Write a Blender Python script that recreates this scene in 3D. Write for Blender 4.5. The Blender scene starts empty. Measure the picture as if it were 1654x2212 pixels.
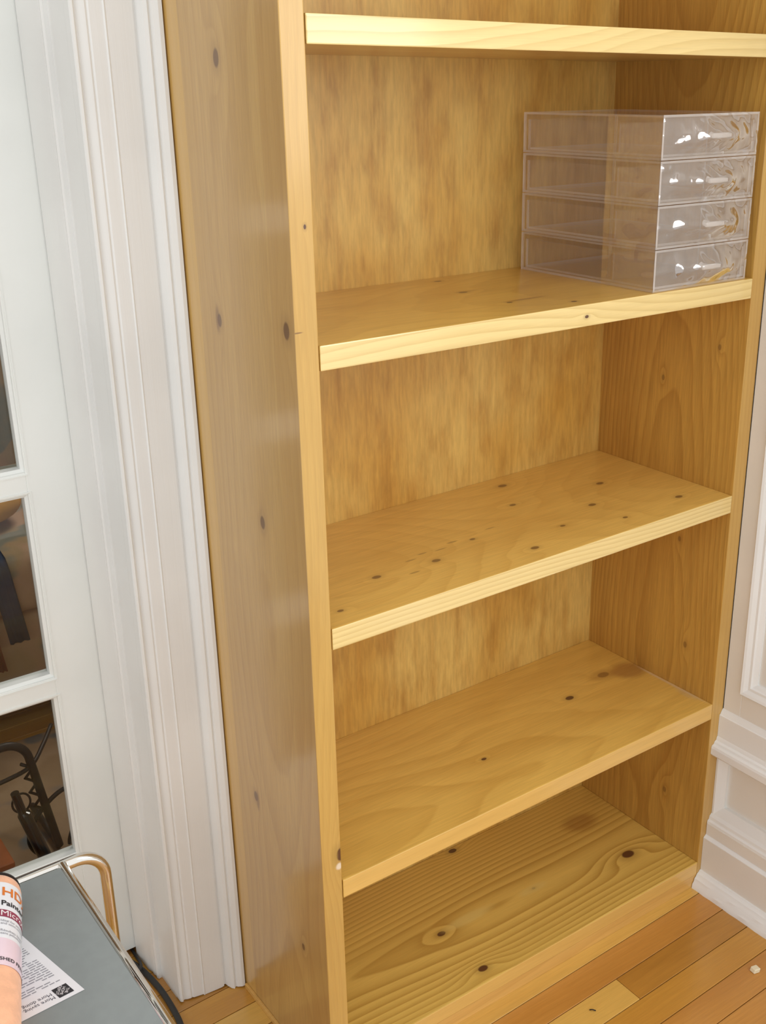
import bpy, bmesh, math, random
from mathutils import Vector, Matrix, noise as mnoise
S = bpy.context.scene
COL = S.collection
random.seed(7)
PI = math.pi

# ------------------------------------------------------------------ camera, world, lights, exposure
cd = bpy.data.cameras.new('camera'); cam = bpy.data.objects.new('camera', cd); COL.objects.link(cam)
cam.location = (-0.63027, -1.09294, 1.41578)
_c, _b, _a = math.radians(-34.73695), math.radians(1.30296), math.radians(68.75672)
cam.matrix_world = Matrix.Translation(cam.location) @ (Matrix.Rotation(_c, 4, 'Z') @ Matrix.Rotation(_b, 4, 'Y') @ Matrix.Rotation(_a, 4, 'X'))
cd.sensor_fit = 'VERTICAL'; cd.sensor_height = 24.0; cd.lens = 24.0 * 2458.3438 / 2212.0
cd.clip_start = 0.02; cd.clip_end = 60
S.camera = cam

w = bpy.data.worlds.new('world'); S.world = w; w.use_nodes = True
bg = w.node_tree.nodes['Background']; bg.inputs['Color'].default_value = (1.0, 0.995, 0.985, 1); bg.inputs['Strength'].default_value = 1.06

def area(name, loc, target, size, size_y, energy, color):
    ld = bpy.data.lights.new(name, 'AREA'); ld.shape = 'RECTANGLE'; ld.size = size; ld.size_y = size_y
    ld.energy = energy; ld.color = color
    o = bpy.data.objects.new(name, ld); COL.objects.link(o); o.location = loc
    o.rotation_euler = (Vector(target) - Vector(loc)).to_track_quat('-Z', 'Y').to_euler()
    return o
area('window_light', (1.02, -1.42, 1.72), (0.05, 0.3, 0.75), 1.0, 1.25, 17, (1.0, 0.985, 0.96))
area('back_room_fill', (0.9, 1.6, 2.2), (0.0, 1.4, 0.2), 0.7, 0.7, 16, (1.0, 0.93, 0.84))  # added fill lamp out of view, brightens the room behind the glass

vs = S.view_settings
S.display_settings.display_device = 'sRGB'
vs.view_transform = 'Standard'; vs.look = 'None'; vs.exposure = 0.14; vs.gamma = 1.0; vs.use_curve_mapping = False
S.cycles.transparent_max_bounces = 48; S.cycles.max_bounces = 10; S.cycles.diffuse_bounces = 5

# ------------------------------------------------------------------ helpers
def srgb(r, g, b):
    f = lambda c: (c/255/12.92) if c/255 <= 0.04045 else ((c/255+0.055)/1.055)**2.4
    return (f(r), f(g), f(b), 1)

def tag(o, label=None, cat=None, group=None, kind=None):
    if label: o['label'] = label
    if cat: o['category'] = cat
    if group: o['group'] = group
    if kind: o['kind'] = kind
    return o

def empty(name, loc=(0, 0, 0)):
    o = bpy.data.objects.new(name, None); COL.objects.link(o); o.location = loc; o.empty_display_size = 0.05
    return o

def origin(o):
    v = Vector((0, 0, 0))
    while o is not None: v = v + Vector(o.location); o = o.parent
    return v

def link(name, bm, mats, parent=None, smooth=False, auto=None):
    """mesh given in world coordinates, stored relative to the parent's origin"""
    if parent is not None:
        bmesh.ops.translate(bm, verts=bm.verts, vec=-origin(parent))
    bmesh.ops.recalc_face_normals(bm, faces=bm.faces)
    me = bpy.data.meshes.new(name); bm.to_mesh(me); bm.free()
    for m in (mats if isinstance(mats, (list, tuple)) else [mats]): me.materials.append(m)
    if smooth:
        me.polygons.foreach_set('use_smooth', [True]*len(me.polygons))
        if auto:
            try: me.set_sharp_from_angle(angle=math.radians(auto))
            except Exception: pass
    o = bpy.data.objects.new(name, me); COL.objects.link(o)
    if parent is not None: o.parent = parent
    return o

def add_box(bm, x0, x1, y0, y1, z0, z1, bev=0.0, seg=1):
    vs_ = [bm.verts.new((x, y, z)) for x in (x0, x1) for y in (y0, y1) for z in (z0, z1)]
    q = [(0, 1, 3, 2), (4, 6, 7, 5), (0, 4, 5, 1), (2, 3, 7, 6), (0, 2, 6, 4), (1, 5, 7, 3)]
    fs = [bm.faces.new([vs_[i] for i in f]) for f in q]
    if bev > 0:
        es = set(e for f in fs for e in f.edges)
        bmesh.ops.bevel(bm, geom=list(es), offset=bev, segments=seg, affect='EDGES', profile=0.6)
    return bm

def box(*a, **k): return add_box(bmesh.new(), *a, **k)

def add_prism(bm, pts, axis, levels, jit=None):
    """closed 2D profile pts swept along axis; levels = list of positions; jit(i,k)->offset along axis"""
    rings = []
    for k, L in enumerate(levels):
        r = []
        for i, (a, b) in enumerate(pts):
            l = L + (jit(i, k) if jit else 0)
            r.append(bm.verts.new({'x': (l, a, b), 'y': (a, l, b), 'z': (a, b, l)}[axis]))
        rings.append(r)
    n = len(pts)
    for k in range(len(rings)-1):
        for i in range(n):
            bm.faces.new((rings[k][i], rings[k][(i+1) % n], rings[k+1][(i+1) % n], rings[k+1][i]))
    bm.faces.new(rings[0]); bm.faces.new(rings[-1])
    return bm

def add_tube(bm, path, r, seg=14, closed=False, caps=True):
    P = [Vector(p) for p in path]; n = len(P); rings = []
    up = None
    for i in range(n):
        a = P[i-1] if (i > 0 or closed) else P[i]; b = P[(i+1) % n] if (i < n-1 or closed) else P[i]
        t = (b-a).normalized()
        if up is None:
            up = Vector((0, 0, 1)) if abs(t.z) < 0.9 else Vector((1, 0, 0))
        s = t.cross(up).normalized(); u = s.cross(t).normalized(); up = u
        rr = r[i] if isinstance(r, (list, tuple)) else r
        rings.append([bm.verts.new(P[i] + s*math.cos(2*PI*k/seg)*rr + u*math.sin(2*PI*k/seg)*rr) for k in range(seg)])
    m = n if closed else n-1
    for i in range(m):
        A, B = rings[i], rings[(i+1) % n]
        for k in range(seg): bm.faces.new((A[k], A[(k+1) % seg], B[(k+1) % seg], B[k]))
    if caps and not closed: bm.faces.new(rings[0]); bm.faces.new(rings[-1])
    return bm

def smooth_path(pts, sub=8):
    P = [Vector(p) for p in pts]; out = []
    for i in range(len(P)-1):
        p0 = P[max(i-1, 0)]; p1 = P[i]; p2 = P[i+1]; p3 = P[min(i+2, len(P)-1)]
        for s in range(sub):
            t = s/sub
            out.append(0.5*((2*p1) + (p2-p0)*t + (2*p0-5*p1+4*p2-p3)*t*t + (3*p1-p0-3*p2+p3)*t*t*t))
    out.append(P[-1]); return out

def round_corner(pts, rad, n=8):
    P = [Vector(p) for p in pts]; out = [P[0]]
    for i in range(1, len(P)-1):
        a = (P[i-1]-P[i]).normalized(); b = (P[i+1]-P[i]).normalized()
        ang = a.angle(b); d = rad/math.tan(ang/2)
        s = P[i]+a*d; e = P[i]+b*d; c = P[i] + (a+b).normalized()*(rad/math.sin(ang/2))
        va = s-c; vb = e-c; th = va.angle(vb)
        for k in range(n+1):
            t = k/n
            out.append(c + (va*math.sin((1-t)*th)+vb*math.sin(t*th))/math.sin(th))
    out.append(P[-1]); return out

# ------------------------------------------------------------------ node helper
class NT:
    def __init__(s, name):
        s.m = bpy.data.materials.new(name); s.m.use_nodes = True; s.nt = s.m.node_tree
        s.nt.nodes.clear(); s.out = s.nt.nodes.new('ShaderNodeOutputMaterial')
    def n(s, t, **k):
        x = s.nt.nodes.new(t)
        for a, b in k.items(): setattr(x, a, b)
        return x
    def put(s, sock, v):
        if hasattr(v, 'is_output'): s.nt.links.new(v, sock)
        elif v is not None: sock.default_value = v
    def M(s, op, a, b=None, c=None, clamp=False):
        x = s.n('ShaderNodeMath', operation=op, use_clamp=clamp); s.put(x.inputs[0], a)
        if b is not None: s.put(x.inputs[1], b)
        if c is not None: s.put(x.inputs[2], c)
        return x.outputs[0]
    def coords(s):
        x = s.n('ShaderNodeTexCoord'); y = s.n('ShaderNodeSeparateXYZ'); s.nt.links.new(x.outputs['Object'], y.inputs[0])
        return x.outputs['Object'], y.outputs
    def vec(s, a, b, c):
        x = s.n('ShaderNodeCombineXYZ'); s.put(x.inputs[0], a); s.put(x.inputs[1], b); s.put(x.inputs[2], c); return x.outputs[0]
    def noise(s, v, scale=1.0, detail=3, rough=0.5):
        x = s.n('ShaderNodeTexNoise'); s.put(x.inputs['Vector'], v); x.inputs['Scale'].default_value = scale
        x.inputs['Detail'].default_value = detail; x.inputs['Roughness'].default_value = rough; return x.outputs[0]
    def ramp(s, f, lo, hi, a=0.0, b=1.0):
        x = s.n('ShaderNodeMapRange', interpolation_type='SMOOTHSTEP'); s.put(x.inputs[0], f)
        x.inputs[1].default_value = lo; x.inputs[2].default_value = hi; x.inputs[3].default_value = a; x.inputs[4].default_value = b
        return x.outputs[0]
    def mix(s, f, a, b, mode='MIX'):
        x = s.n('ShaderNodeMix', data_type='RGBA', blend_type=mode); s.put(x.inputs[0], f); s.put(x.inputs[6], a); s.put(x.inputs[7], b)
        return x.outputs[2]
    def bump(s, h, strength=0.3, dist=0.001):
        x = s.n('ShaderNodeBump'); s.put(x.inputs['Height'], h); x.inputs['Strength'].default_value = strength; x.inputs['Distance'].default_value = dist
        return x.outputs[0]
    def principled(s, color, rough=0.5, coat=0.0, crough=0.1, metal=0.0, normal=None, sheen=0.0, spec=0.5):
        p = s.n('ShaderNodeBsdfPrincipled'); s.put(p.inputs['Base Color'], color); s.put(p.inputs['Roughness'], rough)
        p.inputs['Coat Weight'].default_value = coat; p.inputs['Coat Roughness'].default_value = crough
        p.inputs['Metallic'].default_value = metal; p.inputs['Specular IOR Level'].default_value = spec
        if sheen: p.inputs['Sheen Weight'].default_value = sheen
        if normal is not None:
            s.put(p.inputs['Normal'], normal)
            if coat: s.put(p.inputs['Coat Normal'], normal)
        s.nt.links.new(p.outputs[0], s.out.inputs[0]); return s.m

def plain(name, col, rough=0.5, var=0.05, scale=20, bumps=0.0, **k):
    t = NT(name); v, xyz = t.coords()
    nz = t.noise(v, scale, 3)
    c2 = tuple(min(1, c*(1-var*2)) for c in col[:3]) + (1,)
    nrm = t.bump(t.noise(v, scale*6, 4), bumps, 0.001) if bumps else None
    return t.principled(t.mix(t.ramp(nz, 0.3, 0.7), col, c2), rough, normal=nrm, **k)

def wood(name, grain, light, dark, u0=0.1, v0=0.3, freq=110, warp=0.02, wlow=0.012, contrast=0.8, sharp=2.2,
         knots=(), spots=(), strips=(), seed=0.0, kst=1.0, rough=0.38, coat=0.5, crough=0.16, fiber=0.12, blotch=0.12, alt=None, plane=None, gs=1.0):
    """varnished sawn pine: growth rings about a pith line parallel to the grain.
    knots (g, u, radius[, halo]) and spots (g, u, rg, ru, colour, strength) in metres, g along and u across the grain on the board's wide face"""
    t = NT(name); v, o = t.coords()
    X, Y, Z = o[0], o[1], o[2]
    g, u, q = {'xy': (X, Y, Z), 'xz': (X, Z, Y), 'zy': (Z, Y, X), 'zx': (Z, X, Y), 'yx': (Y, X, Z)}[plane or grain]
    low = t.noise(t.vec(t.M('MULTIPLY', g, 1.6*gs), t.M('MULTIPLY', u, 5.0), t.M('MULTIPLY_ADD', q, 5.0, seed)), 1.0, 2, 0.45)
    mid = t.noise(t.vec(t.M('MULTIPLY', g, 6*gs), t.M('MULTIPLY', u, 28), t.M('MULTIPLY_ADD', q, 28, seed+3)), 1.0, 2, 0.5)
    du = t.M('SUBTRACT', u, u0); dv = t.M('SUBTRACT', q, v0)
    # the pith line wanders along the board, so rings open into cathedrals
    wander = t.M('MULTIPLY', t.M('SUBTRACT', t.noise(t.vec(t.M('MULTIPLY', g, 1.3*gs), seed+9, 0.0), 1.0, 1, 0.4), 0.5), warp*6)
    r = t.M('SQRT', t.M('ADD', t.M('MULTIPLY', du, du), t.M('POWER', t.M('ABSOLUTE', t.M('ADD', dv, wander)), 2.0)))
    r = t.M('ADD', r, t.M('MULTIPLY', low, warp))
    r = t.M('ADD', r, t.M('MULTIPLY', mid, wlow*0.3))
    kmask = None
    for k in knots:
        kg, ku, kr = k[0], k[1], k[2]
        a = t.M('SUBTRACT', g, kg); b = t.M('SUBTRACT', u, ku)
        a2 = t.M('MULTIPLY', a, a); b2 = t.M('MULTIPLY', b, b)
        e = t.M('ADD', t.M('MULTIPLY', a2, 1/(kr*6)**2), t.M('MULTIPLY', b2, 1/(kr*2.4)**2))
        r = t.M('ADD', r, t.M('MULTIPLY', t.M('EXPONENT', t.M('MULTIPLY', e, -1.0)), kr*1.6))
        d = t.M('SQRT', t.M('ADD', t.M('MULTIPLY', a2, 1/(kr*1.25)**2), t.M('MULTIPLY', b2, 1/(kr*0.8)**2)))
        mk = t.M('ADD', t.ramp(d, 0.75, 1.15, 0.85, 0.0), t.ramp(d, 1.0, 2.6, 0.22, 0.0))
        kmask = mk if kmask is None else t.M('MAXIMUM', kmask, mk)
    ph = t.M('FRACT', t.M('MULTIPLY', r, freq))
    late = t.M('MULTIPLY', t.M('POWER', ph, sharp), t.ramp(ph, 0.9, 1.0, 1.0, 0.0))
    amp = t.ramp(low, 0.3, 0.7, 0.45, 1.0)
    late = t.M('MULTIPLY', t.M('MULTIPLY', late, amp), contrast, clamp=True)
    col = t.mix(late, light, dark)
    bl = t.noise(t.vec(t.M('MULTIPLY', g, 3.0*gs), t.M('MULTIPLY', u, 14), t.M('MULTIPLY_ADD', q, 14, seed+5)), 1.0, 3, 0.55)
    col = t.mix(t.ramp(bl, 0.35, 0.75, 0.0, blotch*3), col, alt or dark)
    fb = t.noise(t.vec(t.M('MULTIPLY', g, 26), t.M('MULTIPLY', u, 900), t.M('MULTIPLY', q, 900)), 1.0, 2, 0.6)
    fb2 = t.noise(t.vec(t.M('MULTIPLY', g, 9), t.M('MULTIPLY', u, 240), t.M('MULTIPLY_ADD', q, 240, seed)), 1.0, 2, 0.6)
    f = t.M('ADD', t.ramp(fb, 0.3, 0.7, 1-fiber, 1+fiber*0.4), t.ramp(fb2, 0.3, 0.7, -fiber*0.6, fiber*0.4))
    col = t.mix(1.0, col, t.vec(f, f, f), 'MULTIPLY')
    for (a0, a1, c, sx) in strips:                 # glued-up staves of another tone, across the grain
        m = t.M('MULTIPLY', t.ramp(u, a0-0.0008, a0+0.0008), t.ramp(u, a1-0.0008, a1+0.0008, 1.0, 0.0))
        col = t.mix(t.M('MULTIPLY', m, sx), col, c)
    if kmask is not None: col = t.mix(t.M('MINIMUM', t.M('MULTIPLY', kmask, kst), 1.0), col, srgb(92, 58, 34))
    for (sg, su, rg, ru, c, st) in spots:
        a = t.M('MULTIPLY', t.M('SUBTRACT', g, sg), 1/rg); b = t.M('MULTIPLY', t.M('SUBTRACT', u, su), 1/ru)
        d = t.M('SQRT', t.M('ADD', t.M('MULTIPLY', a, a), t.M('MULTIPLY', b, b)))
        d = t.M('ADD', d, t.M('MULTIPLY', t.M('SUBTRACT', bl, 0.5), 0.8))
        col = t.mix(t.ramp(d, 0.5, 1.15, st, 0.0), col, c)
    nrm = t.bump(t.M('ADD', fb, t.M('MULTIPLY', late, 0.6)), 0.10, 0.0006)
    return t.principled(col, rough, coat=coat, crough=crough, normal=nrm)

def ply(name):
    t = NT(name); v, o = t.coords(); X, Z = o[0], o[2]
    a = t.noise(t.vec(t.M('MULTIPLY', X, 170), 0.0, t.M('MULTIPLY', Z, 22)), 1.0, 3, 0.6)
    b = t.noise(t.vec(t.M('MULTIPLY', X, 26), 2.0, t.M('MULTIPLY', Z, 8)), 1.0, 4, 0.6)
    c = t.noise(t.vec(t.M('MULTIPLY', X, 5), 7.0, t.M('MULTIPLY', Z, 3.2)), 1.0, 3, 0.5)
    d = t.noise(t.vec(t.M('MULTIPLY', X, 55), 4.0, t.M('MULTIPLY', Z, 3)), 1.0, 2, 0.5)
    col = t.mix(t.ramp(c, 0.35, 0.68), PL, PM)
    col = t.mix(t.ramp(b, 0.42, 0.75, 0.0, 0.55), col, PD)
    col = t.mix(t.ramp(d, 0.5, 0.75, 0.0, 0.25), col, PD)
    f = t.ramp(a, 0.3, 0.7, 0.86, 1.06)
    col = t.mix(1.0, col, t.vec(f, f, f), 'MULTIPLY')
    return t.principled(col, 0.42, coat=0.35, crough=0.25, normal=t.bump(a, 0.08, 0.0006))
PL, PM, PD = srgb(226, 190, 106), srgb(206, 158, 70), srgb(170, 116, 40)

def white_paint(name, col, axis='z', strokes=0.25, rough=0.38):
    t = NT(name); v, o = t.coords()
    sc = {'z': (160, 160, 3), 'y': (160, 3, 160), 'x': (3, 160, 160)}[axis]
    n = t.noise(t.vec(*[t.M('MULTIPLY', o[i], float(sc[i])) for i in range(3)]), 1.0, 3, 0.55)
    n2 = t.noise(v, 5, 3)
    c2 = tuple(c*0.94 for c in col[:3]) + (1,)
    return t.principled(t.mix(t.ramp(n2, 0.35, 0.7), col, c2), rough, coat=0.12, crough=0.3, normal=t.bump(n, strokes, 0.0012))

def acrylic(name, spec=1.0, haze=0.05, rough=0.03, tint=(0.992, 0.99, 0.99, 1), crinkle=0.0, hz=(0.92, 0.88, 0.86, 1), base=0.0):
    t = NT(name); v, o = t.coords()
    tr = t.n('ShaderNodeBsdfTransparent'); tr.inputs[0].default_value = tint
    gl = t.n('ShaderNodeBsdfGlossy'); gl.inputs['Roughness'].default_value = rough; gl.inputs[0].default_value = (1, 1, 1, 1)
    df = t.n('ShaderNodeBsdfDiffuse'); df.inputs[0].default_value = hz
    geo = t.n('ShaderNodeNewGeometry'); dp = t.n('ShaderNodeVectorMath', operation='DOT_PRODUCT')
    t.nt.links.new(geo.outputs['Incoming'], dp.inputs[1]); t.nt.links.new(geo.outputs['Normal'], dp.inputs[0])
    if crinkle:
        w1 = t.noise(t.vec(t.M('MULTIPLY', o[0], 22), t.M('MULTIPLY', o[1], 22), t.M('MULTIPLY', o[2], 34)), 1.0, 1, 0.5)
        nb = t.bump(w1, crinkle, 0.009); t.put(gl.inputs['Normal'], nb); t.put(dp.inputs[0], nb)
    # Schlick reflectance, the same from either side of the sheet
    sch = t.M('MULTIPLY_ADD', t.M('POWER', t.M('SUBTRACT', 1.0, t.M('ABSOLUTE', dp.outputs['Value']), clamp=True), 5.0), 0.96, 0.04)
    f = t.M('MULTIPLY_ADD', sch, spec, base, clamp=True)
    m1 = t.n('ShaderNodeMixShader'); t.put(m1.inputs[0], haze); t.nt.links.new(tr.outputs[0], m1.inputs[1]); t.nt.links.new(df.outputs[0], m1.inputs[2])
    m2 = t.n('ShaderNodeMixShader'); t.put(m2.inputs[0], f); t.nt.links.new(m1.outputs[0], m2.inputs[1]); t.nt.links.new(gl.outputs[0], m2.inputs[2])
    t.nt.links.new(m2.outputs[0], t.out.inputs[0]); return t.m

# ------------------------------------------------------------------ materials
HON_L, HON_D = srgb(214, 174, 98), srgb(168, 118, 50)
M_white = white_paint('white_gloss_paint', (0.86, 0.865, 0.85, 1))
M_door = white_paint('white_door_paint', (0.84, 0.865, 0.84, 1), strokes=0.1)
M_wain = white_paint('warm_white_paint', (0.82, 0.80, 0.75, 1), 'y', 0.15)
M_wainw = white_paint('bright_moulding_paint', (0.86, 0.87, 0.86, 1), 'y', 0.15)
M_wall = plain('wall_paint', (0.75, 0.74, 0.70, 1), 0.7, 0.02)

KN = lambda *a: a
M_side_l = wood('pine_left_side', 'zy', srgb(198, 160, 97), srgb(160, 118, 61), u0=0.10, v0=-0.16, freq=95, warp=0.03, contrast=0.5, seed=1.0, kst=0.75,
    knots=[(1.4323, .145, .0085), (1.129, .185, .007), (1.1428, .0185, .0085), (.8822, .106, .0075), (.425, .183, .007), (.2314, .066, .005)],
    strips=[(0.236, 0.40, srgb(214, 172, 92), 0.6), (0.0, 0.05, srgb(176, 134, 75), 0.35), (0.206, 0.2365, srgb(190, 150, 84), 0.3)], fiber=0.08, blotch=0.08,
    spots=[(1.13, .19, .022, .006, srgb(110, 70, 45), .5), (.42, .178, .02, .005, srgb(110, 70, 45), .5)], rough=0.36, coat=0.8, crough=0.13, gs=0.7)
M_side_r = wood('pine_right_side', 'zy', srgb(206, 162, 79), srgb(162, 112, 44), u0=0.14, v0=1.0, freq=190, warp=0.02, kst=0.5, contrast=0.7, seed=4.0,
    knots=[(.47, .07, .005), (.66, .10, .004), (1.0, .05, .004), (1.25, .08, .004), (.16, .09, .005), (.93, .16, .004)], blotch=0.12, gs=0.8)
M_stile = wood('pine_front_edge', 'zx', srgb(206, 166, 90), srgb(182, 138, 66), u0=-0.05, v0=0.05, freq=130, warp=0.02, contrast=0.45, seed=2.0,
    knots=[(.4225, .030, .0085), (1.258, .0195, .0022)],
    spots=[(1.143, .004, .0011, .008, srgb(120, 84, 50), .8), (.404, .027, .006, .006, srgb(240, 226, 205), .8), (.4225, .020, .022, .006, srgb(184, 150, 76), .5)], fiber=0.05, coat=0.35)
M_edge1 = wood('pine_shelf_edge_pale', 'xz', srgb(238, 212, 145), srgb(200, 164, 89), u0=1.30, v0=0.3, freq=165, warp=0.016, wlow=0.012, contrast=0.8, seed=2.5, fiber=0.04, blotch=0.03, coat=0.8, crough=0.14,
    knots=[(.4508, 1.1015, .0028)])
M_edge2 = wood('pine_shelf_edge_warm', 'xz', srgb(228, 186, 104), srgb(206, 158, 78), u0=0.1, v0=0.3, freq=90, warp=0.006, contrast=0.35, seed=7.5, fiber=0.05, blotch=0.05, coat=0.6)
M_toe = wood('pine_toe_board', 'xz', srgb(222, 176, 99), srgb(200, 148, 74), u0=0.1, v0=0.3, freq=130, warp=0.006, contrast=0.5, seed=8.5, fiber=0.06, blotch=0.08, coat=0.4)
M_shelf0 = wood('pine_shelf_top_plain', 'xy', srgb(206, 168, 91), srgb(176, 130, 60), u0=0.1, v0=1.2, freq=100, warp=0.03, contrast=0.4, seed=12, fiber=0.08)
M_shelf2 = wood('pine_shelf_second', 'xy', srgb(224, 182, 91), srgb(190, 140, 60), u0=0.12, v0=0.75, freq=100, warp=0.04, contrast=0.45, seed=14, fiber=0.08,
    knots=[(.378, .174, .006), (.3786, .074, .004), (.4514, .026, .004), (.407, .271, .005)],
    spots=[(.41, .080, .045, .006, srgb(140, 92, 42), .55), (.39, .178, .03, .006, srgb(140, 92, 42), .4)])
M_shelf3 = wood('pine_shelf_third', 'xy', srgb(230, 190, 100), srgb(198, 150, 68), u0=0.12, v0=0.30, freq=110, warp=0.04, kst=0.75, contrast=0.42, seed=16, fiber=0.09,
    knots=[(.535, .265, .007), (.668, .173, .006), (.4905, .1875, .005), (.5887, .110, .006), (.7213, .050, .006), (.5902, .040, .004), (.4921, .074, .004), (.4029, .037, .006), (.2632, .089, .006), (.1646, .095, .006), (.0688, .038, .004), (.3524, .118, .004)],
    spots=[(0.235, 0.112, 0.012, 0.0022, srgb(120, 92, 46), .55), (0.262, 0.121, 0.01, 0.0025, srgb(120, 92, 46), .55), (0.292, 0.117, 0.014, 0.002, srgb(120, 92, 46), .55), (0.322, 0.128, 0.011, 0.003, srgb(120, 92, 46), .55), (0.215, 0.075, 0.01, 0.0025, srgb(120, 92, 46), .55), (0.4, 0.135, 0.012, 0.0018, srgb(120, 92, 46), .55)])
M_shelf4 = wood('pine_shelf_fourth', 'xy', srgb(230, 190, 97), srgb(194, 146, 61), u0=0.06, v0=0.14, freq=75, warp=0.06, contrast=0.5, seed=18.6, fiber=0.08,
    knots=[(.611, .1646, .007), (.715, .187, .010), (.3724, .110, .004)],
    spots=[(.715, .187, .032, .017, srgb(196, 152, 74), .5), (.765, .172, .040, .030, srgb(140, 84, 40), .6), (.786, .09, .004, .09, srgb(214, 190, 156), .6), (.784, .05, .012, .03, srgb(204, 178, 130), .4)], coat=0.6)
M_shelf5 = wood('pine_shelf_bottom', 'xy', srgb(230, 194, 100), srgb(170, 124, 44), u0=0.125, v0=-0.055, gs=0.7, freq=135, warp=0.022, wlow=0.008, contrast=0.78, sharp=1.7, seed=21, fiber=0.05, blotch=0.06, coat=0.7, crough=0.15,
    knots=[(.450, .2915, .007), (.3001, .130, .0065), (.3062, .027, .0075), (.7052, .0916, .011), (.502, .124, .003)],
    spots=[(.36, .133, .065, .013, srgb(226, 200, 117), .7), (.50, .124, .035, .010, srgb(226, 200, 117), .6), (.70, .212, .05, .03, srgb(140, 84, 30), .5)])
M_ply = ply('plywood_back')

def floor_mat(name, a, b, seed):
    return wood(name, 'xy', a, b, u0=seed*0.13 % 0.3, v0=0.2+seed*0.05, freq=140, warp=0.02, contrast=0.25, seed=seed*3.1, fiber=0.07, blotch=0.14, rough=0.3, coat=0.55, crough=0.12)
M_fl = [floor_mat('floor_maple_orange', srgb(202, 144, 68), srgb(172, 112, 44), 1), floor_mat('floor_maple_honey', srgb(208, 154, 66), srgb(176, 118, 44), 2),
        floor_mat('floor_maple_brown', srgb(190, 136, 58), srgb(150, 98, 38), 3), floor_mat('floor_maple_pale', srgb(224, 180, 93), srgb(198, 146, 63), 4)]
M_gap = plain('floor_gap', srgb(70, 40, 18), 0.9)
M_chrome = NT('chrome').principled(srgb(225, 222, 216), 0.07, metal=1.0)
M_grey = plain('grey_laminate', srgb(140, 147, 147), 0.28, 0.03, 60, coat=0.4, crough=0.12)
M_black = plain('black_iron', srgb(26, 25, 24), 0.5, 0.1)
M_blackg = plain('black_gloss', srgb(22, 24, 30), 0.12, 0.05, coat=0.6)
M_rubber = plain('black_rubber', srgb(44, 44, 44), 0.5, 0.05)
M_paper = plain('receipt_paper', srgb(232, 232, 236), 0.6, 0.02)
M_ink = plain('grey_ink', srgb(150, 150, 158), 0.7)
M_inkd = plain('dark_ink', srgb(84, 82, 92), 0.7)
M_inkb = plain('black_ink', srgb(44, 42, 46), 0.6)
M_inko = plain('orange_ink', srgb(232, 128, 44), 0.5)
M_inkr = plain('maroon_ink', srgb(150, 58, 84), 0.5)
M_inkw = plain('white_ink', srgb(246, 242, 244), 0.5)
M_nap = plain('peach_nap', srgb(250, 188, 148), 0.85, 0.06, 90, bumps=0.6, sheen=0.4)
M_lab = plain('label_film', srgb(238, 240, 246), 0.22, 0.02, coat=0.4)
M_labp = plain('label_pink', srgb(240, 216, 228), 0.22, 0.03, coat=0.4)
M_glass = acrylic('window_glass', spec=0.45, haze=0.0, rough=0.01, tint=(0.93, 0.94, 0.93, 1))
M_acr = acrylic('clear_acrylic', spec=0.5, haze=0.026, rough=0.03)
M_acre = acrylic('acrylic_edge', spec=1.0, haze=0.42, rough=0.1, hz=(0.93, 0.88, 0.84, 1))
M_film = acrylic('shrink_film', spec=3.0, haze=0.05, rough=0.07, crinkle=0.8, base=0.13)

# ------------------------------------------------------------------ dimensions of the bookcase
T, W, D = 0.03028, 0.76, 0.3012
XR = T + W; XO = 0.8191
ZS = [(1.4723, -0.0235), (1.1243, -0.0112), (0.7636, 0.0039), (0.3775, 0.0062)]
TS = 0.0299
WY = 0.3165            # room face of the back wall
ZTOP = 2.12

# ------------------------------------------------------------------ the setting
fl = tag(link('floor', box(-1.7, 0.90, -1.6, 3.0, -0.04, -0.0165), M_gap), kind='structure')
slope = 0.0262; pitch = 0.0541
row0 = -0.0218
pm = {}
for r in range(-24, 56):
    yt = row0 + pitch*(r)             # row r spans yt-pitch .. yt  (at x = 0.6)
    x = -1.68 + (0.37*((r*7) % 5))*0.5 - 0.6
    if r == -1: cuts = [-1.68, -0.35, 0.505, 0.815]
    elif -6 < r < 3: cuts = [-1.68, -0.45, 0.815]
    else:
        cuts = [-1.68]; x = -1.68 + 0.25 + 0.31*((r*5) % 4)
        while x < 0.80: cuts.append(x); x += 0.92
        cuts.append(0.815)
    for j in range(len(cuts)-1):
        xa, xb = cuts[j]+0.0004, cuts[j+1]-0.0004
        if xb - xa < 0.03: continue
        bm = bmesh.new(); g2 = 0.0007
        add_box(bm, xa, xb, yt-pitch+g2, yt-g2, -0.016, 0.0, 0.0006)
        for v in bm.verts: v.co.y += slope*(v.co.x-0.6)
        if r == -1: mi = 3 if j == 1 else 2 if j == 2 else 1
        elif r == 0: mi = 0
        elif r == -2: mi = 1
        elif r == -3: mi = 0
        else: mi = [0, 1, 2, 1, 0, 3, 1][(r*3+j*2) % 7]
        link('floor_plank', bm, M_fl[mi], fl)
# wall behind with the door opening
DX0, DX1 = -0.815, -0.106      # door opening
wb = tag(link('wall_back', box(DX1+0.019, 1.6, WY, 0.478, 0, 2.6), M_wall), kind='structure')
bm = box(-1.7, DX0-0.019, WY, 0.478, 0, 2.6); add_box(bm, DX0-0.019, DX1+0.019, WY, 0.478, 2.07, 2.6)
link('wall_section', bm, M_wall, wb)
WX = 0.8192
wr = tag(link('wall_right', box(WX+0.012, WX+0.10, -0.85, WY, 0, 2.6), M_wain), kind='structure')

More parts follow.
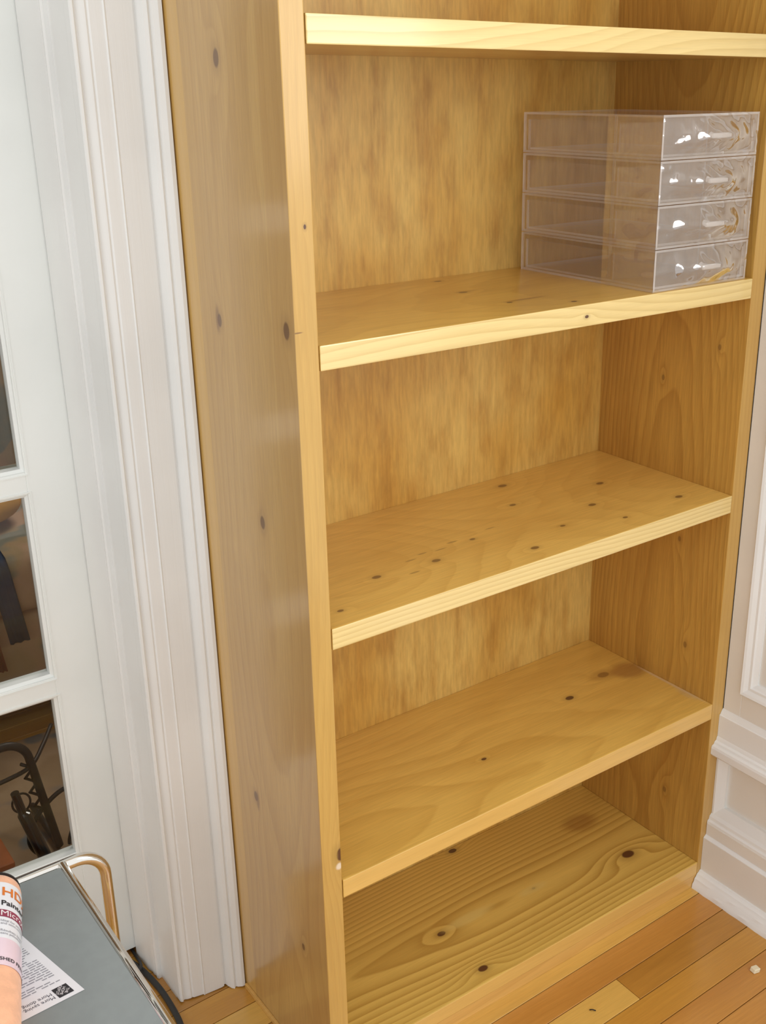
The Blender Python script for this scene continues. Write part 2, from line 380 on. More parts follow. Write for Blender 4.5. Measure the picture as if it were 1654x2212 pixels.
# door jambs, stops and casing
jit = lambda s: (lambda i, k: (0.0035*abs(math.sin(i*12.9898+s)) if k == 0 else 0))
def jamb(x, sg, name_n):
    """sg=+1: jamb on the right of the opening (its face looks to -x)"""
    X = lambda d: x + sg*d
    t_ = tag(link(name_n, box(min(X(0), X(0.019)), max(X(0), X(0.019)), WY+.0002, 0.50, 0, 2.07), M_white), kind='structure')
    stop = [(X(0.001), .372), (X(-.0065), .3705), (X(-.0085), .3735), (X(-.0078), .378), (X(-.0095), .382), (X(-.0092), .390), (X(-.0122), .400), (X(-.0130), .425), (X(-.0132), .4485), (X(0.001), .4485)]
    link('door_stop', add_prism(bmesh.new(), stop, 'z', [0, 2.05], jit(3)), M_white, t_, True, 30)
    # casing, thicker at its outer edge: bead, cove, vee, flat, groove, backband
    pr = [(0, WY), (0, .3015), (.0012, .2992), (.0038, .2985), (.0056, .3000), (.0062, .3035), (.0085, .3030), (.0125, .2995), (.018, .2975), (.0205, .2985), (.0225, .2965),
          (.0385, .2945), (.0400, .2925), (.0420, .2935), (.0700, .2900), (.0745, .2898), (.0755, .2925), (.0780, .2925), (.0795, .2870), (.0830, .2795), (.0870, .2765), (.0905, .2785), (.0925, .2745), (.0985, .2705), (.1035, .2702), (.1045, .2725), (.1045, WY)]
    pr = [(x + sg*a, b) for a, b in pr]
    link('casing', add_prism(bmesh.new(), pr, 'z', [0, 0.012, 2.12], jit(1)), M_white, t_, True, 25)
    return t_
jamb(DX1, 1, 'trim_1'); jamb(DX0, -1, 'trim_2')
t3 = tag(link('trim_3', box(DX0, DX1, WY-0.014, 0.50, 2.051, 2.07), M_white), kind='structure')
link('head_casing', add_prism(bmesh.new(), [(WY, 2.121), (.27, 2.121), (.27, 2.21), (.262, 2.212), (.262, 2.235), (WY, 2.235)], 'x', [DX0-.11, DX1+.11]), M_white, t3)

# glazed door: 3 x 5 lights
DY0, DY1 = 0.450, 0.486
ZB, ZT = 0.014, 2.045
dr = tag(empty('door_1', (DX0+.003, DY0, ZB)), kind='structure')
lx0, lx1 = DX0+.092, DX1-.084
mw = 0.030                          # muntin face between openings
pz = [(.2385+.3290*k, .2385+.3290*k+.2955) for k in range(5)]
pw = (lx1-lx0-2*mw)/3
px = [(lx0+(pw+mw)*k, lx0+(pw+mw)*k+pw) for k in range(3)]
def framebox(nm, *a): return link(nm, box(*a, bev=0.0008), M_door, dr)
framebox('stile', DX0+.003, lx0, DY0, DY1, ZB, ZT); framebox('stile', lx1, DX1-.003, DY0, DY1, ZB, ZT)
framebox('rail', lx0, lx1, DY0, DY1, ZB, pz[0][0]); framebox('rail', lx0, lx1, DY0, DY1, pz[-1][1], ZT)
for k in range(4): framebox('muntin', lx0, lx1, DY0, DY1, pz[k][1], pz[k+1][0])
for k in range(2):
    for (z0, z1) in pz: framebox('muntin', px[k][1], px[k+1][0], DY0, DY1, z0, z1)
for (x0, x1) in px:
    for (z0, z1) in pz:
        # ovolo sticking round each light: bevel then a square inner face, with a fine quirk line
        bm = bmesh.new()
        lv = [(0.0, DY0-.0001), (0.0, DY0-.0012), (.0018, DY0-.0012), (.0045, DY0+.0035), (.0085, DY0+.0060), (.0092, DY0+.0065), (.0092, DY0+.0215), (0, DY0+.0215)]
        rings = []
        for d, y in lv:
            d2 = d-.0045
            rings.append([bm.verts.new(p) for p in ((x0+d2, y, z0+d2), (x1-d2, y, z0+d2), (x1-d2, y, z1-d2), (x0+d2, y, z1-d2))])
        for a in range(len(rings)-1):
            for b in range(4): bm.faces.new((rings[a][b], rings[a][(b+1) % 4], rings[a+1][(b+1) % 4], rings[a+1][b]))
        pane_f = link('glazing_bead', bm, M_door, dr)
        link('pane', box(x0+.002, x1-.002, DY0+.0165, DY0+.0195, z0+.002, z1-.002), M_glass, pane_f)
# knob on the far stile
bm = bmesh.new(); bmesh.ops.create_uvsphere(bm, u_segments=20, v_segments=12, radius=0.026, matrix=Matrix.Translation((DX0+.05, DY0-.05, .96)))
add_tube(bm, [(DX0+.05, DY0-.03, .96), (DX0+.05, DY0, .96)], 0.009)
link('door_knob', bm, M_chrome, dr, True)

# ------------------------------------------------------------------ right wall panelling
Y0 = -0.0004; Y1 = -0.85
# flat frame above the rail, lower face of the dado
def wb_box(nm, par, x0, y0, y1, z0, z1, m=M_wain): return link(nm, box(x0, WX+.013, min(y0, y1), max(y0, y1), z0, z1, bev=0.0008), m, par)
wb_box('stile', wr, WX, Y0, -.036, .362, 2.5); wb_box('stile', wr, WX, -.72, Y1, .362, 2.5)
wb_box('rail', wr, WX, -.036, -.72, .362, .414); wb_box('rail', wr, WX, -.036, -.72, 1.94, 2.5)
def mould_ring(par, y0, y1, z0, z1, w_, name='panel_moulding'):
    bm = bmesh.new(); rings = []
    for d, x in ((0, WX+.001), (0, WX-.0045), (.002, WX-.0062), (.006, WX-.0045), (.012, WX+.0005), (.016, WX+.001), (.018, WX+.004), (w_, WX+.0085), (w_, WX+.0125)):
        rings.append([bm.verts.new(p) for p in ((x, y0-d, z0+d), (x, y1+d, z0+d), (x, y1+d, z1-d), (x, y0-d, z1-d))])
    for a in range(len(rings)-1):
        for b in range(4): bm.faces.new((rings[a][b], rings[a][(b+1) % 4], rings[a+1][(b+1) % 4], rings[a+1][b]))
    return link(name, bm, M_wainw, par)
mould_ring(wr, -.034, -.722, .411, 1.942, .024)
# band, cap moulding
trim = [(WX+.013, .366), (WX-.0005, .366), (WX-.003, .3635), (WX-.0065, .3565), (WX-.0085, .3555), (WX-.0085, .3135), (WX-.010, .3110), (WX-.011, .3060), (WX-.015, .3040), (WX-.0165, .3000), (WX-.021, .2980), (WX-.0225, .2940),
        (WX-.0225, .2820), (WX-.018, .2770), (WX-.010, .2755), (WX-.004, .2750), (WX+.013, .2750)]
tag(link('trim_4', add_prism(bmesh.new(), trim, 'y', [Y1, Y0]), M_wainw, None, True, 20), kind='structure')
# recessed dado panel with a sloping stile moulding against the bookcase
bmp = bmesh.new()
add_prism(bmp, [(WX+.013, Y0), (WX-.004, Y0), (WX-.0045, Y0-.004), (WX+.001, Y0-.012), (WX+.006, Y0-.018), (WX+.013, Y0-.018)], 'z', [.150, .275])
link('stile_moulding', bmp, M_wainw, wr)
# plinth in steps down to the baseboard and shoe
base = [(WX+.013, .166), (WX+.0055, .166), (WX+.001, .160), (WX-.004, .150), (WX-.0090, .1455), (WX-.0100, .1395), (WX-.0135, .1370), (WX-.0140, .1330), (WX-.0140, .1085), (WX-.0160, .1065), (WX-.0195, .1035), (WX-.0195, 0.0), (WX+.013, 0)]
bb = tag(link('baseboard_right', add_prism(bmesh.new(), base, 'y', [Y1, Y0]), M_wainw, None, True, 20), kind='structure')
link('lower_board', box(WX-.0202, WX-.0190, Y1, Y0, .026, .1030), M_wain, bb)
link('step_board', box(WX-.0147, WX-.0135, Y1, Y0-.0005, .1092, .1325), M_wain, bb)
shoe = [(WX-.0190, .033), (WX-.0225, .0325), (WX-.0250, .029), (WX-.0285, .0275), (WX-.0310, .0225), (WX-.0345, .0195), (WX-.0360, .013), (WX-.0395, .009), (WX-.0405, .0), (WX-.0190, 0)]
n = 60
bm = bmesh.new()
add_prism(bm, shoe, 'y', [Y1 + (Y0-Y1)*k/n for k in range(n+1)])
for v in bm.verts:
    if v.co.z < .034 and v.co.x < WX-.02:
        v.co.x += 0.0007*math.sin(v.co.y*170+v.co.z*300)*math.sin(v.co.y*61)
link('shoe_moulding', bm, M_wainw, bb, True, 35)

# ------------------------------------------------------------------ bookcase
bc = tag(empty('bookcase', (0, 0, 0)), 'tall honey-stained pine bookcase with open shelves between the white door casing and the panelled wall', 'bookcase')
def faces_by(bm, fn):
    for f in bm.faces: f.material_index = fn(f)
def board(name, a, mats, fn, bev=0.0012):
    bm = box(*a, bev=bev, seg=2); bm.normal_update(); faces_by(bm, fn); return link(name, bm, mats, bc)
front = lambda f: 1 if f.normal.y < -0.4 else 0
board('side_panel', (0, T, 0, 0.3135, 0, ZTOP), [M_side_l, M_stile], front)
M_stile_r = wood('pine_front_edge_right', 'zx', srgb(206, 166, 90), srgb(182, 134, 62), u0=0.9, v0=0.05, freq=130, warp=0.02, contrast=0.4, seed=31, fiber=0.05, coat=0.35)
board('side_panel', (XR, XO, 0, 0.3135, 0, ZTOP), [M_side_r, M_stile_r], front)
link('back_panel', box(T-.001, XR+.001, D, D+.006, 0.02, ZTOP-.02), M_ply, bc)
def shelf(z, d, top_m, edge_m):
    bm = box(T+.0016, XR, 0.0, D, z-TS, z, bev=0.0016, seg=2); bm.normal_update()
    faces_by(bm, front)
    for v in bm.verts: v.co.z += d*(v.co.x-T)/W
    return link('shelf', bm, [top_m, edge_m], bc)
shelf(*ZS[0], M_shelf0, M_edge1); shelf(*ZS[1], M_shelf2, M_edge1)
shelf(*ZS[2], M_shelf3, M_edge1); shelf(*ZS[3], M_shelf4, M_edge2)
shelf(1.81, 0, M_shelf0, M_edge1)
board('top_board', (T, XR, 0.0, D, ZTOP-.03, ZTOP), [M_shelf0, M_edge2], front)
board('bottom_shelf', (T, XR, 0.0, D, .0245, .052), [M_shelf5, M_edge2], front, bev=0.0022)
board('toe_board', (T, XR, 0.0008, 0.02, 0.0, .0243), [M_toe, M_toe], front, bev=0.0006)
board('base_strip', (-.0045, 0.0, 0.0, .268, 0.0, .0095), [M_toe, M_toe], front, bev=0.001)

# ------------------------------------------------------------------ acrylic drawer unit on the second shelf
AX0, AX1, AY0, AY1 = .5805, .7765, .0045, .2820
AZ0 = ZS[1][0] + ZS[1][1]*(AX0-T)/W + .0003
AH = .2360
ac = tag(empty('drawer_unit', ((AX0+AX1)/2, (AY0+AY1)/2, AZ0)), 'clear acrylic unit of four shallow drawers in shrink film on the pine shelf', 'drawers')
tilt = -ZS[1][1]/W
def acl(name, bm, mats, par, smooth=False, auto=None):
    for v in bm.verts: v.co.z -= tilt*(v.co.x-AX0)
    return link(name, bm, mats, par, smooth, auto)
def sheet(name, x0, x1, y0, y1, z0, z1, par, thin):
    bm = box(x0, x1, y0, y1, z0, z1); bm.normal_update()
    ax = 'xyz'.index(thin)
    for f in bm.faces: f.material_index = 0 if abs(f.normal[ax]) > 0.9 else 1
    return acl(name, bm, [M_acr, M_acre], par)
t_ = .0032; mod = AH/4
for k in range(4):
    z0 = AZ0 + mod*k; z1 = z0 + mod - .0012
    c = sheet('case', AX0, AX0+t_, AY0, AY1, z0, z1, ac, 'x')
    sheet('side_sheet', AX1-t_, AX1, AY0, AY1, z0, z1, c, 'x')
    sheet('top_sheet', AX0+t_, AX1-t_, AY0, AY1, z1-t_, z1, c, 'z')
    sheet('bottom_sheet', AX0+t_, AX1-t_, AY0, AY1, z0, z0+t_, c, 'z')
    sheet('back_sheet', AX0+t_, AX1-t_, AY1-t_, AY1, z0+t_, z1-t_, c, 'y')
    # drawer
    bx0, bx1, bz0, bz1 = AX0+t_+.0012, AX1-t_-.0012, z0+t_+.0008, z1-t_-.0012
    d = sheet('drawer', bx0, bx1, AY0+.0006, AY0+.0042, bz0, bz1, ac, 'y')
    sheet('drawer_side', bx0, bx0+.0028, AY0+.0042, AY1-.008, bz0, bz1-.006, d, 'x')
    sheet('drawer_side', bx1-.0028, bx1, AY0+.0042, AY1-.008, bz0, bz1-.006, d, 'x')
    sheet('drawer_bottom', bx0+.0028, bx1-.0028, AY0+.0042, AY1-.008, bz0, bz0+.0028, d, 'z')
    sheet('drawer_divider', bx0+.0028, bx1-.0028, AY0+.083, AY0+.0858, bz0+.0028, bz1-.008, d, 'y')
    sheet('drawer_back', bx0, bx1, AY1-.008, AY1-.0052, bz0, bz1-.006, d, 'y')
    # T-shaped pull
    kx = (AX0+AX1)/2; kz = (bz0+bz1)/2 + .001
    bm = bmesh.new()
    add_tube(bm, [(kx, AY0+.001, kz), (kx, AY0-.003, kz), (kx, AY0-.010, kz), (kx, AY0-.0155, kz)], [.0045, .0030, .0028, .0036], 12)
    add_box(bm, kx-.019, kx+.019, AY0-.0195, AY0-.0150, kz-.0035, kz+.0035, .0012)
    acl('pull', bm, M_acre, d, True, 40)
    # shrink film stretched from the front rim over the pull
    bm = bmesh.new(); NX, NZ = 56, 22; g = []
    for j in range(NZ+1):
        row = []
        for i in range(NX+1):
            x = AX0 + (AX1-AX0)*i/NX; z = z0 + (z1-z0)*j/NZ
            dx = max(0, abs(x-kx)-.017); dz = max(0, abs(z-kz)-.002)
            ex = dx/((AX1-AX0)/2-.017); ez = dz/((z1-z0)/2-.001)
            e = min(1.0, (ex**1.6 + ez**1.6)**(1/1.6))
            h = .0212*(1-e)**1.25
            rim = min(i, NX-i, 99)/NX*(AX1-AX0); rimz = min(j, NZ-j)/NZ*(z1-z0); rr_ = min(1, min(rim, rimz)/.006)
            nz = mnoise.noise(Vector((x*55, k*3.1, z*70)))*.0016 + mnoise.noise(Vector((x*150, k*5.7, z*60)))*.0006
            ang = math.atan2(z-kz, x-kx); rad = math.hypot(x-kx, z-kz)
            pleat = .0008*math.sin(ang*34+k)*min(1, rad/.07)*max(0, 1-(1-ex)*1.6)
            row.append(bm.verts.new((x, AY0 - .0006 - h - (nz+.0008+pleat)*rr_, z)))
        g.append(row)
    for j in range(NZ):
        for i in range(NX): bm.faces.new((g[j][i], g[j][i+1], g[j+1][i+1], g[j+1][i]))
    acl('shrink_film', bm, M_film, ac, True)
# film along the visible side near the front
bm = bmesh.new(); g = []
for j in range(41):
    row = []
    for i in range(31):
        y = AY0 + .10*i/30; z = AZ0 + (AH-.002)*j/40
        zz = ((j/40*4) % 1.0)
        row.append(bm.verts.new((AX0 - .0007 - .0012*abs(mnoise.noise(Vector((y*60, 3.0, z*45)))) - .0016*math.sin(PI*zz)*math.exp(-((y-AY0-.045)/.02)**2), y, z)))
    g.append(row)
for j in range(40):
    for i in range(30): bm.faces.new((g[j][i], g[j][i+1], g[j+1][i+1], g[j+1][i]))
acl('side_film', bm, M_film, ac, True)

# ------------------------------------------------------------------ chrome cart with grey top, receipt, roller cover
H = 0.50
CX1, CY1 = -.3160, .1010; CX0, CY0_ = -.76, -.52
ct = tag(empty('side_table', ((CX0+CX1)/2, (CY0_+CY1)/2, 0)), 'chrome tube side table with a grey laminate top, in the corner beside the glazed door', 'table')
bm = box(CX0, CX1, CY0_, CY1, H-.014, H, bev=.002, seg=2)
link('table_top', bm, M_grey, ct)
# rim tube and leg tubes
link('rim', add_tube(bmesh.new(), round_corner([(CX1+.003, CY0_-.02, H-.004), (CX1+.004, CY1+.006, H-.004)], .01), .0062, 16), M_chrome, ct, True)
link('rim', add_tube(bmesh.new(), [(CX0-.004, CY0_-.02, H-.004), (CX0-.004, CY1+.006, H-.004)], .0062, 16), M_chrome, ct, True)
for yy in (.1120, CY0_-.020):
    lx_ = CX1+.058
    leg = round_corner([(lx_, yy, 0.004), (lx_, yy, H-.0075), (CX0-.058, yy, H-.0075), (CX0-.058, yy, 0.004)], .036, 9)
    lg = link('leg_frame', add_tube(bmesh.new(), leg, .0078, 18), M_chrome, ct, True)
    for xx in (lx_, CX0-.058): link('rubber_foot', add_tube(bmesh.new(), [(xx, yy, 0), (xx, yy, .03)], .0105, 14), M_rubber, lg, True, 40)

def text_bm(txt, size, mat_fn, fat=0.0):
    cu = bpy.data.curves.new('t', 'FONT'); cu.body = txt; cu.size = size; cu.resolution_u = 3; cu.offset = fat*size
    ob = bpy.data.objects.new('t', cu); COL.objects.link(ob)
    bpy.context.view_layer.update()
    me = bpy.data.meshes.new_from_object(ob.evaluated_get(bpy.context.evaluated_depsgraph_get()))
    bm = bmesh.new(); bm.from_mesh(me)
    bpy.data.objects.remove(ob); bpy.data.curves.remove(cu); bpy.data.meshes.remove(me)
    bmesh.ops.subdivide_edges(bm, edges=[e for e in bm.edges if e.calc_length() > size*.12], cuts=1)
    bmesh.ops.triangulate(bm, faces=bm.faces)
    for v in bm.verts: v.co = mat_fn(v.co.x, v.co.y)
    return bm

# receipt: origin at its logo corner, "right" runs to -x, "down" runs to +y
P0 = Vector((-.3668, -.1130, H)); R_ = Vector((-.998, -.06, 0)).normalized(); Dn = Vector((-.225, .975, 0)).normalized()
def lift(a, b): return .0006 + .010*max(0, (b-.115)/.05)**2 + .0008*math.sin(b*40)**2*0 + .0012*max(0, math.sin(a*30))*0
def rc(a, b, e=0.0): return P0 + R_*a + Dn*b + Vector((0, 0, lift(a, b)+e))
rec = tag(empty('receipt', tuple(P0 + R_*.04 + Dn*.07)), 'white printed till receipt lying on the grey top beside the roller cover', 'receipt')
bm = bmesh.new(); g = [[bm.verts.new(rc(.080*i/8, .150*j/20)) for i in range(9)] for j in range(21)]
for j in range(20):
    for i in range(8): bm.faces.new((g[j][i], g[j][i+1], g[j+1][i+1], g[j+1][i]))
link('paper', bm, M_paper, rec, True)
random.seed(3)
bm = bmesh.new()
y = .030
while y < .145:
    a = .010
    while a < .068:
        l = random.uniform(.003, .010)
        if random.random() < .78:
            q = [bm.verts.new(rc(aa, bb_, .0002)) for aa, bb_ in ((a, y), (a+l, y), (a+l, y+.0014), (a, y+.0014))]; bm.faces.new(q)
        a += l + .0015
    y += .0038
tx = link('printed_lines', bm, M_ink, rec); tx['kind'] = 'stuff'
L0 = (.0185, .0125)
def lg_xy(u, v, e):                 # the logo square stands square on the paper, its lettering runs diagonally
    return rc(.0085+u, .0055+v, e)
q = .0165
bm = bmesh.new(); bm.faces.new([bm.verts.new(lg_xy(*p, .0002)) for p in ((0, 0), (q, 0), (q, q), (0, q))]); link('logo', bm, M_inkb, rec)
for s, (ln, off) in enumerate((('THE', .0042), ('HOME', .0), ('DEPOT', -.0042))):
    ca, sa = math.cos(PI/4), math.sin(PI/4)
    sc = .0046
    wln = len(ln)*sc*.66
    def f(x, yv, off=off, wln=wln):
        lx = x-wln/2; ly = yv+off-.0015
        return lg_xy(q/2 + lx*ca - ly*sa*-1*-1, q/2 - (lx*sa + ly*ca), .0004)
    link('logo_lettering', text_bm(ln, sc, f), M_inkw, rec)
for ln, yy in (('More saving.', .0125), ('More doing.', .0190)):
    link('slogan_lettering', text_bm(ln, .0072, lambda x, yv, yy=yy: rc(.0275+x*.95, yy-yv, .0002)), M_inkd, rec)

# roller cover lying on the top; axis in plan from far end to near end
rr = .0275
A0 = Vector((-.4020, .0660, H+rr+.0012)); A1 = Vector((-.4780, -.1650, H+rr+.0012))
ax = (A1-A0).normalized(); L = (A1-A0).length; sd = Vector((0, 0, 1)).cross(ax).normalized(); upv = Vector((0, 0, 1))
rol = tag(empty('paint_roller_cover', tuple((A0+A1)/2 - Vector((0, 0, rr)))), 'peach paint roller cover in a white printed sleeve, on the grey table top', 'roller cover')
def cyl(r0, s, th): return A0 + ax*s + (sd*math.cos(th) + upv*math.sin(th))*r0
prof = [(0, .0145), (.0005, .0205), (.002, .0240), (.006, .0266), (.012, rr), (L*.5, rr), (L-.012, rr), (L-.004, .0262), (L, .019), (L, .0145)]
bm = bmesh.new(); seg = 48; rings = []
for s_, r0 in prof: rings.append([bm.verts.new(cyl(r0, s_, 2*PI*k/seg)) for k in range(seg)])
for a in range(len(rings)-1):
    for k in range(seg): bm.faces.new((rings[a][k], rings[a][(k+1) % seg], rings[a+1][(k+1) % seg], rings[a+1][k]))
rings0 = [[bm.verts.new(cyl(.0145, s_, 2*PI*k/seg)) for k in range(seg)] for s_ in (.0, L)]
for k in range(seg): bm.faces.new((rings0[0][k], rings0[0][(k+1) % seg], rings0[1][(k+1) % seg], rings0[1][k]))
link('nap', bm, M_nap, rol, True, 60)
bm = bmesh.new(); add_tube(bm, [A0 + ax*(-.0004), A0+ax*.0012], .0262, 40)
link('end_rim', bm, M_rubber, rol, True, 50)
S0, S1 = .020, .156
def patch(nm, s0, s1, t0, t1, r0, m, n1=4, n2=40):
    bm = bmesh.new(); g = [[bm.verts.new(cyl(r0, s0+(s1-s0)*j/n1, t0+(t1-t0)*i/n2)) for i in range(n2+1)] for j in range(n1+1)]
    for j in range(n1):
        for i in range(n2): bm.faces.new((g[j][i], g[j][i+1], g[j+1][i+1], g[j+1][i]))
    return link(nm, bm, m, rol, True)
patch('label_sleeve', S0, S1-.042, 0, 2*PI, rr+.0006, M_lab)
patch('label_sleeve', S1-.042, S1, 0, 2*PI, rr+.0006, M_labp)
# lettering: reads across the tube, round its girth.  th grows away from sd side
TH0 = 1.24
def wrap(s_base, th0, sc=1.0, flip=-1): return lambda x, y: cyl(rr+.0011, s_base - y, th0 + flip*x*sc/rr)
link('orange_lettering', text_bm('HDX', .0205, wrap(S0+.0235, TH0), .015), M_inko, rol)
link('grey_lettering', text_bm("Painter's", .0115, wrap(S0+.0405, TH0), .02), M_inkb, rol)
patch('maroon_band', S0+.0480, S0+.0600, -.25, TH0+.08, rr+.0009, M_inkr)
link('white_lettering', text_bm('Microfiber', .0128, wrap(S0+.0582, TH0+.02)), M_inkw, rol)
for k, sb in enumerate((.068, .0725, .084, .0885)):
    link('small_lettering', text_bm('Ideal for smooth' if k == 0 else 'and semi-smooth' if k == 1 else 'Résultats lisses' if k == 2 else 'sans peluches', .0050, wrap(S0+sb, TH0)), M_ink, rol)
link('dark_lettering', text_bm('SHED FREE', .0070, wrap(S0+.129, TH0), .01), M_inkb, rol)

# ------------------------------------------------------------------ cables, chips on the floor
pts = smooth_path([(-.30, .50, .006), (-.20, .485, .006), (-.150, .452, .0058), (-.131, .407, .0058), (-.1225, .345, .0058), (-.1240, .281, .0058), (-.130, .240, .0058), (-.150, .13, .0058), (-.21, .02, .0058), (-.30, -.08, .0058)], 8)
tag(link('power_cable', add_tube(bmesh.new(), pts, .0052, 10), M_rubber, None, True), 'thick black cable curving over the floor from under the glazed door', 'cable')
pts = smooth_path([(-.122, .56, .004), (-.1225, .49, .004), (-.1235, .44, .004), (-.127, .412, .012), (-.1335, .395, .0165), (-.146, .388, .0125), (-.165, .384, .004), (-.20, .381, .0035), (-.27, .375, .0035)], 8)
tag(link('thin_cable', add_tube(bmesh.new(), pts, .0028, 8), M_rubber, None, True), 'thin black lead crossing over the thick cable beside the door stop', 'cable')
bm = box(.6965, .7075, -.2075, -.1965, .0002, .0085, bev=.0012)
for v in bm.verts:
    v.co.x += (v.co.z)*.25; v.co = Vector((v.co.x + .12*(v.co.y+.2), v.co.y - .25*(v.co.x-.702), v.co.z))
tag(link('paint_chip', bm, plain('cream_filler', srgb(238, 228, 196), .7)), 'small white crumb of filler on the floorboards near the right wall', 'crumb')
tag(link('floor_splinter', add_tube(bmesh.new(), smooth_path([(.4215, -.1020, .0015), (.4235, -.1060, .004), (.4280, -.1090, .0015)], 5), .0009, 6), M_black, None, True), 'tiny dark curled fibre on the pale floorboard in front of the bookcase', 'fibre')

# ------------------------------------------------------------------ room beyond the glazed door
M_bw = plain('back_room_wall', srgb(120, 92, 74), 0.8, 0.05, 4)
tag(link('wall_far', box(-1.7, 1.6, 2.95, 3.0, 0, 2.6), M_bw), kind='structure')
tag(link('wall_far_left', box(-1.7, -1.65, .478, 2.95, 0, 2.6), M_bw), kind='structure')
tag(link('wall_far_right', box(1.55, 1.6, .478, 2.95, 0, 2.6), M_bw), kind='structure')
tag(link('ceiling', box(-1.7, 1.6, .478, 3.0, 2.55, 2.6), M_bw), kind='structure')
tag(link('floor_far', box(.90, 1.6, .478, 3.0, -.04, 0), M_fl[2]), kind='structure')

def patchy(name, cols, scale, rough=0.9):
    t = NT(name); v, o = t.coords()
    n1 = t.noise(v, scale, 2); n2 = t.noise(t.vec(t.M('ADD', o[0], 5.0), o[1], o[2]), scale*1.4, 2); n3 = t.noise(v, scale*9, 4)
    c = t.mix(t.ramp(n1, 0.44, 0.52), cols[0], cols[1]); c = t.mix(t.ramp(n2, 0.54, 0.60), c, cols[2])
    c = t.mix(t.ramp(n3, 0.3, 0.7, 0.0, 0.25), c, cols[0])
    return t.principled(c, rough, normal=t.bump(n3, 0.4, 0.003))
rug_m = patchy('mottled_rug', (srgb(150, 124, 94), srgb(168, 142, 112), srgb(104, 112, 116)), 4.0)
tag(link('rug', box(-.9, .6, .56, 1.24, .0003, .0042, bev=.0015), rug_m), 'mottled tan and grey rug seen low through the glazed door', 'rug')
# armchair
M_uph = patchy('tan_upholstery', (srgb(170, 146, 112), srgb(186, 152, 124), srgb(132, 134, 122)), 5.0)
acx = tag(empty('armchair', (-.05, 1.65, 0)), 'tan upholstered armchair in the dim room behind the glass door', 'chair')
link('base', box(-.42, .40, 1.27, 2.02, .05, .30, bev=.03, seg=3), M_uph, acx, True)
link('seat_cushion', box(-.34, .32, 1.245, 1.90, .30, .45, bev=.045, seg=4), M_uph, acx, True)
link('backrest', box(-.42, .40, 1.90, 2.12, .30, .92, bev=.06, seg=4), M_uph, acx, True)
for s in (-.46, .32): link('armrest', box(s, s+.14, 1.27, 2.02, .05, .60, bev=.05, seg=4), M_uph, acx, True)
for fx in (-.38, .34):
    for fy in (1.31, 1.96): link('leg', box(fx-.02, fx+.02, fy-.02, fy+.02, 0, .055), M_black, acx)
def cushion(name, c, rx, ry, rz, mat, rot):
    bm = bmesh.new(); bmesh.ops.create_uvsphere(bm, u_segments=28, v_segments=18, radius=1)
    for v in bm.verts:
        x, y, z = v.co
        f = lambda a: math.copysign(abs(a)**0.55, a)
        v.co = Vector((f(x)*rx, f(y)*ry, z*rz))
    bmesh.ops.rotate(bm, verts=bm.verts, matrix=Matrix.Rotation(rot[0], 3, 'X') @ Matrix.Rotation(rot[1], 3, 'Z')); bmesh.ops.translate(bm, verts=bm.verts, vec=c)
    return link(name, bm, mat, None, True)
tag(cushion('cushion', (-.09, 1.50, .512), .16, .14, .048, plain('mustard_cloth', srgb(214, 156, 60), .85, .12, 12, bumps=.3), (.12, .2)), 'mustard yellow cushion lying on the armchair seat beyond the door', 'cushion')
def drape(name, x0, x1, yf, zt, zb, mat, lab):
    bm = bmesh.new(); path = [(yf+.16, zt+.006), (yf+.03, zt+.006), (yf-.004, zt-.004), (yf-.012, zt-.03), (yf-.012, (zt+zb)/2), (yf-.014, zb)]
    g = []
    for (y, z) in path:
        g.append([bm.verts.new((x0+(x1-x0)*i/8 + (zt-z)*.12, y - .004*math.sin(i*1.9)*(1 if z < zt-.02 else 0), z)) for i in range(9)])
    for a in range(len(g)-1):
        for i in range(8): bm.faces.new((g[a][i], g[a][i+1], g[a+1][i+1], g[a+1][i]))
    bmesh.ops.solidify(bm, geom=bm.faces[:], thickness=.004)
    return tag(link(name, bm, mat, None, True), lab, 'cloth')
drape('blue_cloth', -.078, -.034, 1.243, .455, .25, plain('slate_blue_cloth', srgb(84, 104, 136), .9, .1), 'slate blue cloth hanging over the front edge of the armchair')
drape('coral_cloth', -.122, -.100, 1.243, .455, .19, plain('coral_cloth', srgb(190, 108, 92), .9, .1), 'coral cloth hanging beside the blue one on the armchair')
# low dark cabinet with pale boxes, behind the chair
M_dk = plain('dark_brown_wood', srgb(70, 46, 32), .5, .15, 8)
cb = tag(empty('cabinet', (-.1, 2.6, 0)), 'dark brown cabinet standing against the far wall beyond the armchair', 'cabinet')
link('body', box(-.9, .7, 2.40, 2.90, 0, .98, bev=.005), M_dk, cb)
for k in range(3): link('door', box(-.88+.525*k, -.88+.525*k+.50, 2.385, 2.40, .06, .94, bev=.003), M_dk, cb)
link('top', box(-.92, .72, 2.37, 2.92, .98, 1.01, bev=.004), M_dk, cb)

_rug = .0046
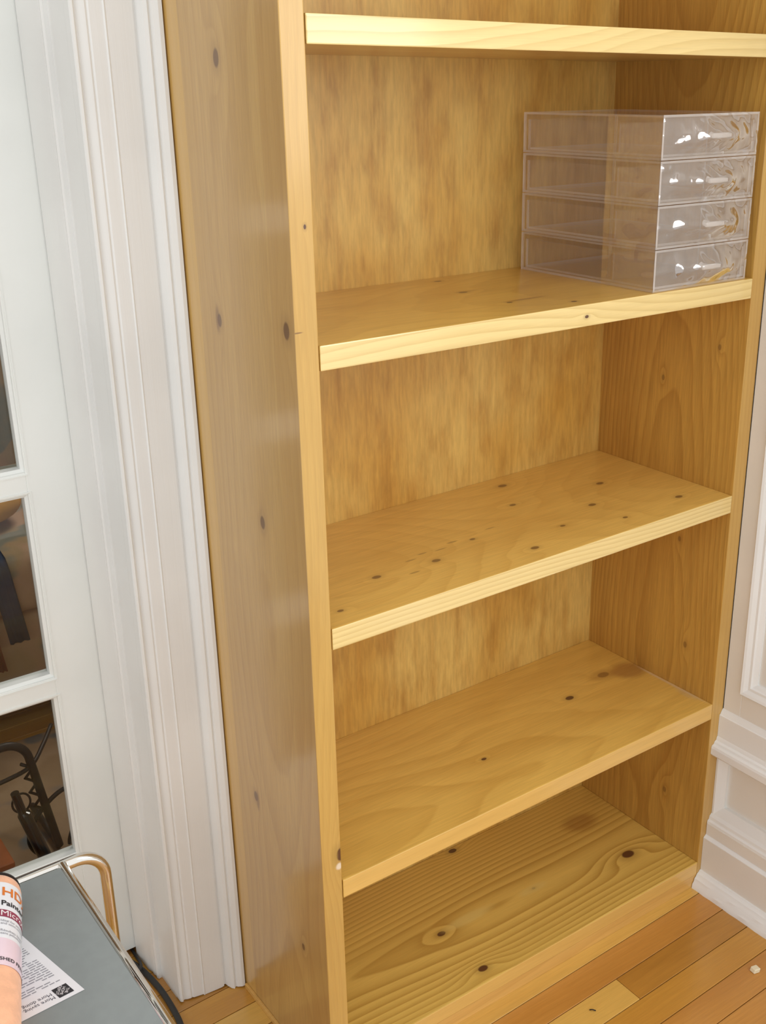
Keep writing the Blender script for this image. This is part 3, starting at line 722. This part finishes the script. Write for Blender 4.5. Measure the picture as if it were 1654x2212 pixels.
# iron stand: arched tube with scroll loops and a zigzag
st = tag(empty('iron_stand', (-.20, .80, 0)), 'black arched iron stand with scrolls and a zigzag bar behind the lowest door pane', 'stand')
arch = round_corner([(-.335, .80, .010), (-.300, .80, .262), (-.165, .80, .262), (-.128, .80, .010)], .045, 8)
link('arch', add_tube(bmesh.new(), arch, .0082, 14), M_black, st, True)
for xx in (-.335, -.128): link('foot_bar', add_tube(bmesh.new(), [(xx, .80, .010), (xx, .96, .010)], .007, 10), M_black, st, True)
zz = [(-.172+(.014 if k % 2 else -.004)+.0022*k, .800, .215-.0165*k) for k in range(8)]
link('zigzag_bar', add_tube(bmesh.new(), zz, .0036, 8), M_black, st, True)
link('cross_bar', add_tube(bmesh.new(), smooth_path([(-.325, .80, .165), (-.27, .795, .190), (-.21, .79, .198), (-.159, .80, .2035), (-.120, .84, .215), (-.085, .89, .222)], 5), .0042, 8), M_black, st, True)
link('scroll', add_tube(bmesh.new(), smooth_path([(-.075, .80, .135), (-.115, .80, .127), (-.150, .80, .103), (-.176, .80, .070), (-.183, .80, .040), (-.172, .80, .012), (-.150, .80, .0045)], 6), .0045, 8), M_black, st, True)
link('scroll', add_tube(bmesh.new(), smooth_path([(-.070, .80, .058), (-.095, .80, .040), (-.106, .80, .018), (-.108, .80, .0045)], 6), .0035, 8), M_black, st, True)
ring = [(-.192+.017*math.cos(a), .775, .150+.020*math.sin(a)) for a in [2*PI*k/20 for k in range(20)]]
link('ring', add_tube(bmesh.new(), ring, .0022, 8, closed=True), M_black, st, True)
tag(link('metal_rod', add_tube(bmesh.new(), [(-.208, .745, .195), (-.200, .745, .150), (-.198, .744, .146), (-.172, .735, .035), (-.165, .732, .010)], [.008, .008, .0125, .0125, .0125], 18), M_blackg, None, True, 50), 'glossy black metal rod leaning inside the iron stand', 'rod')
M_bx = plain('orange_brown_wood', srgb(176, 96, 44), .5, .15, 14)
bx = tag(empty('wooden_box', (-.36, .66, 0)), 'orange-brown wooden box at the edge of the lowest pane, before the iron stand', 'box')
link('body', box(-.46, -.2620, .60, .72, .0, .150, bev=.002), M_bx, bx)
link('lid', box(-.463, -.2600, .597, .723, .150, .162, bev=.002), M_bx, bx)
for o in (st, bx, bpy.data.objects['metal_rod']): o.location.z += _rug
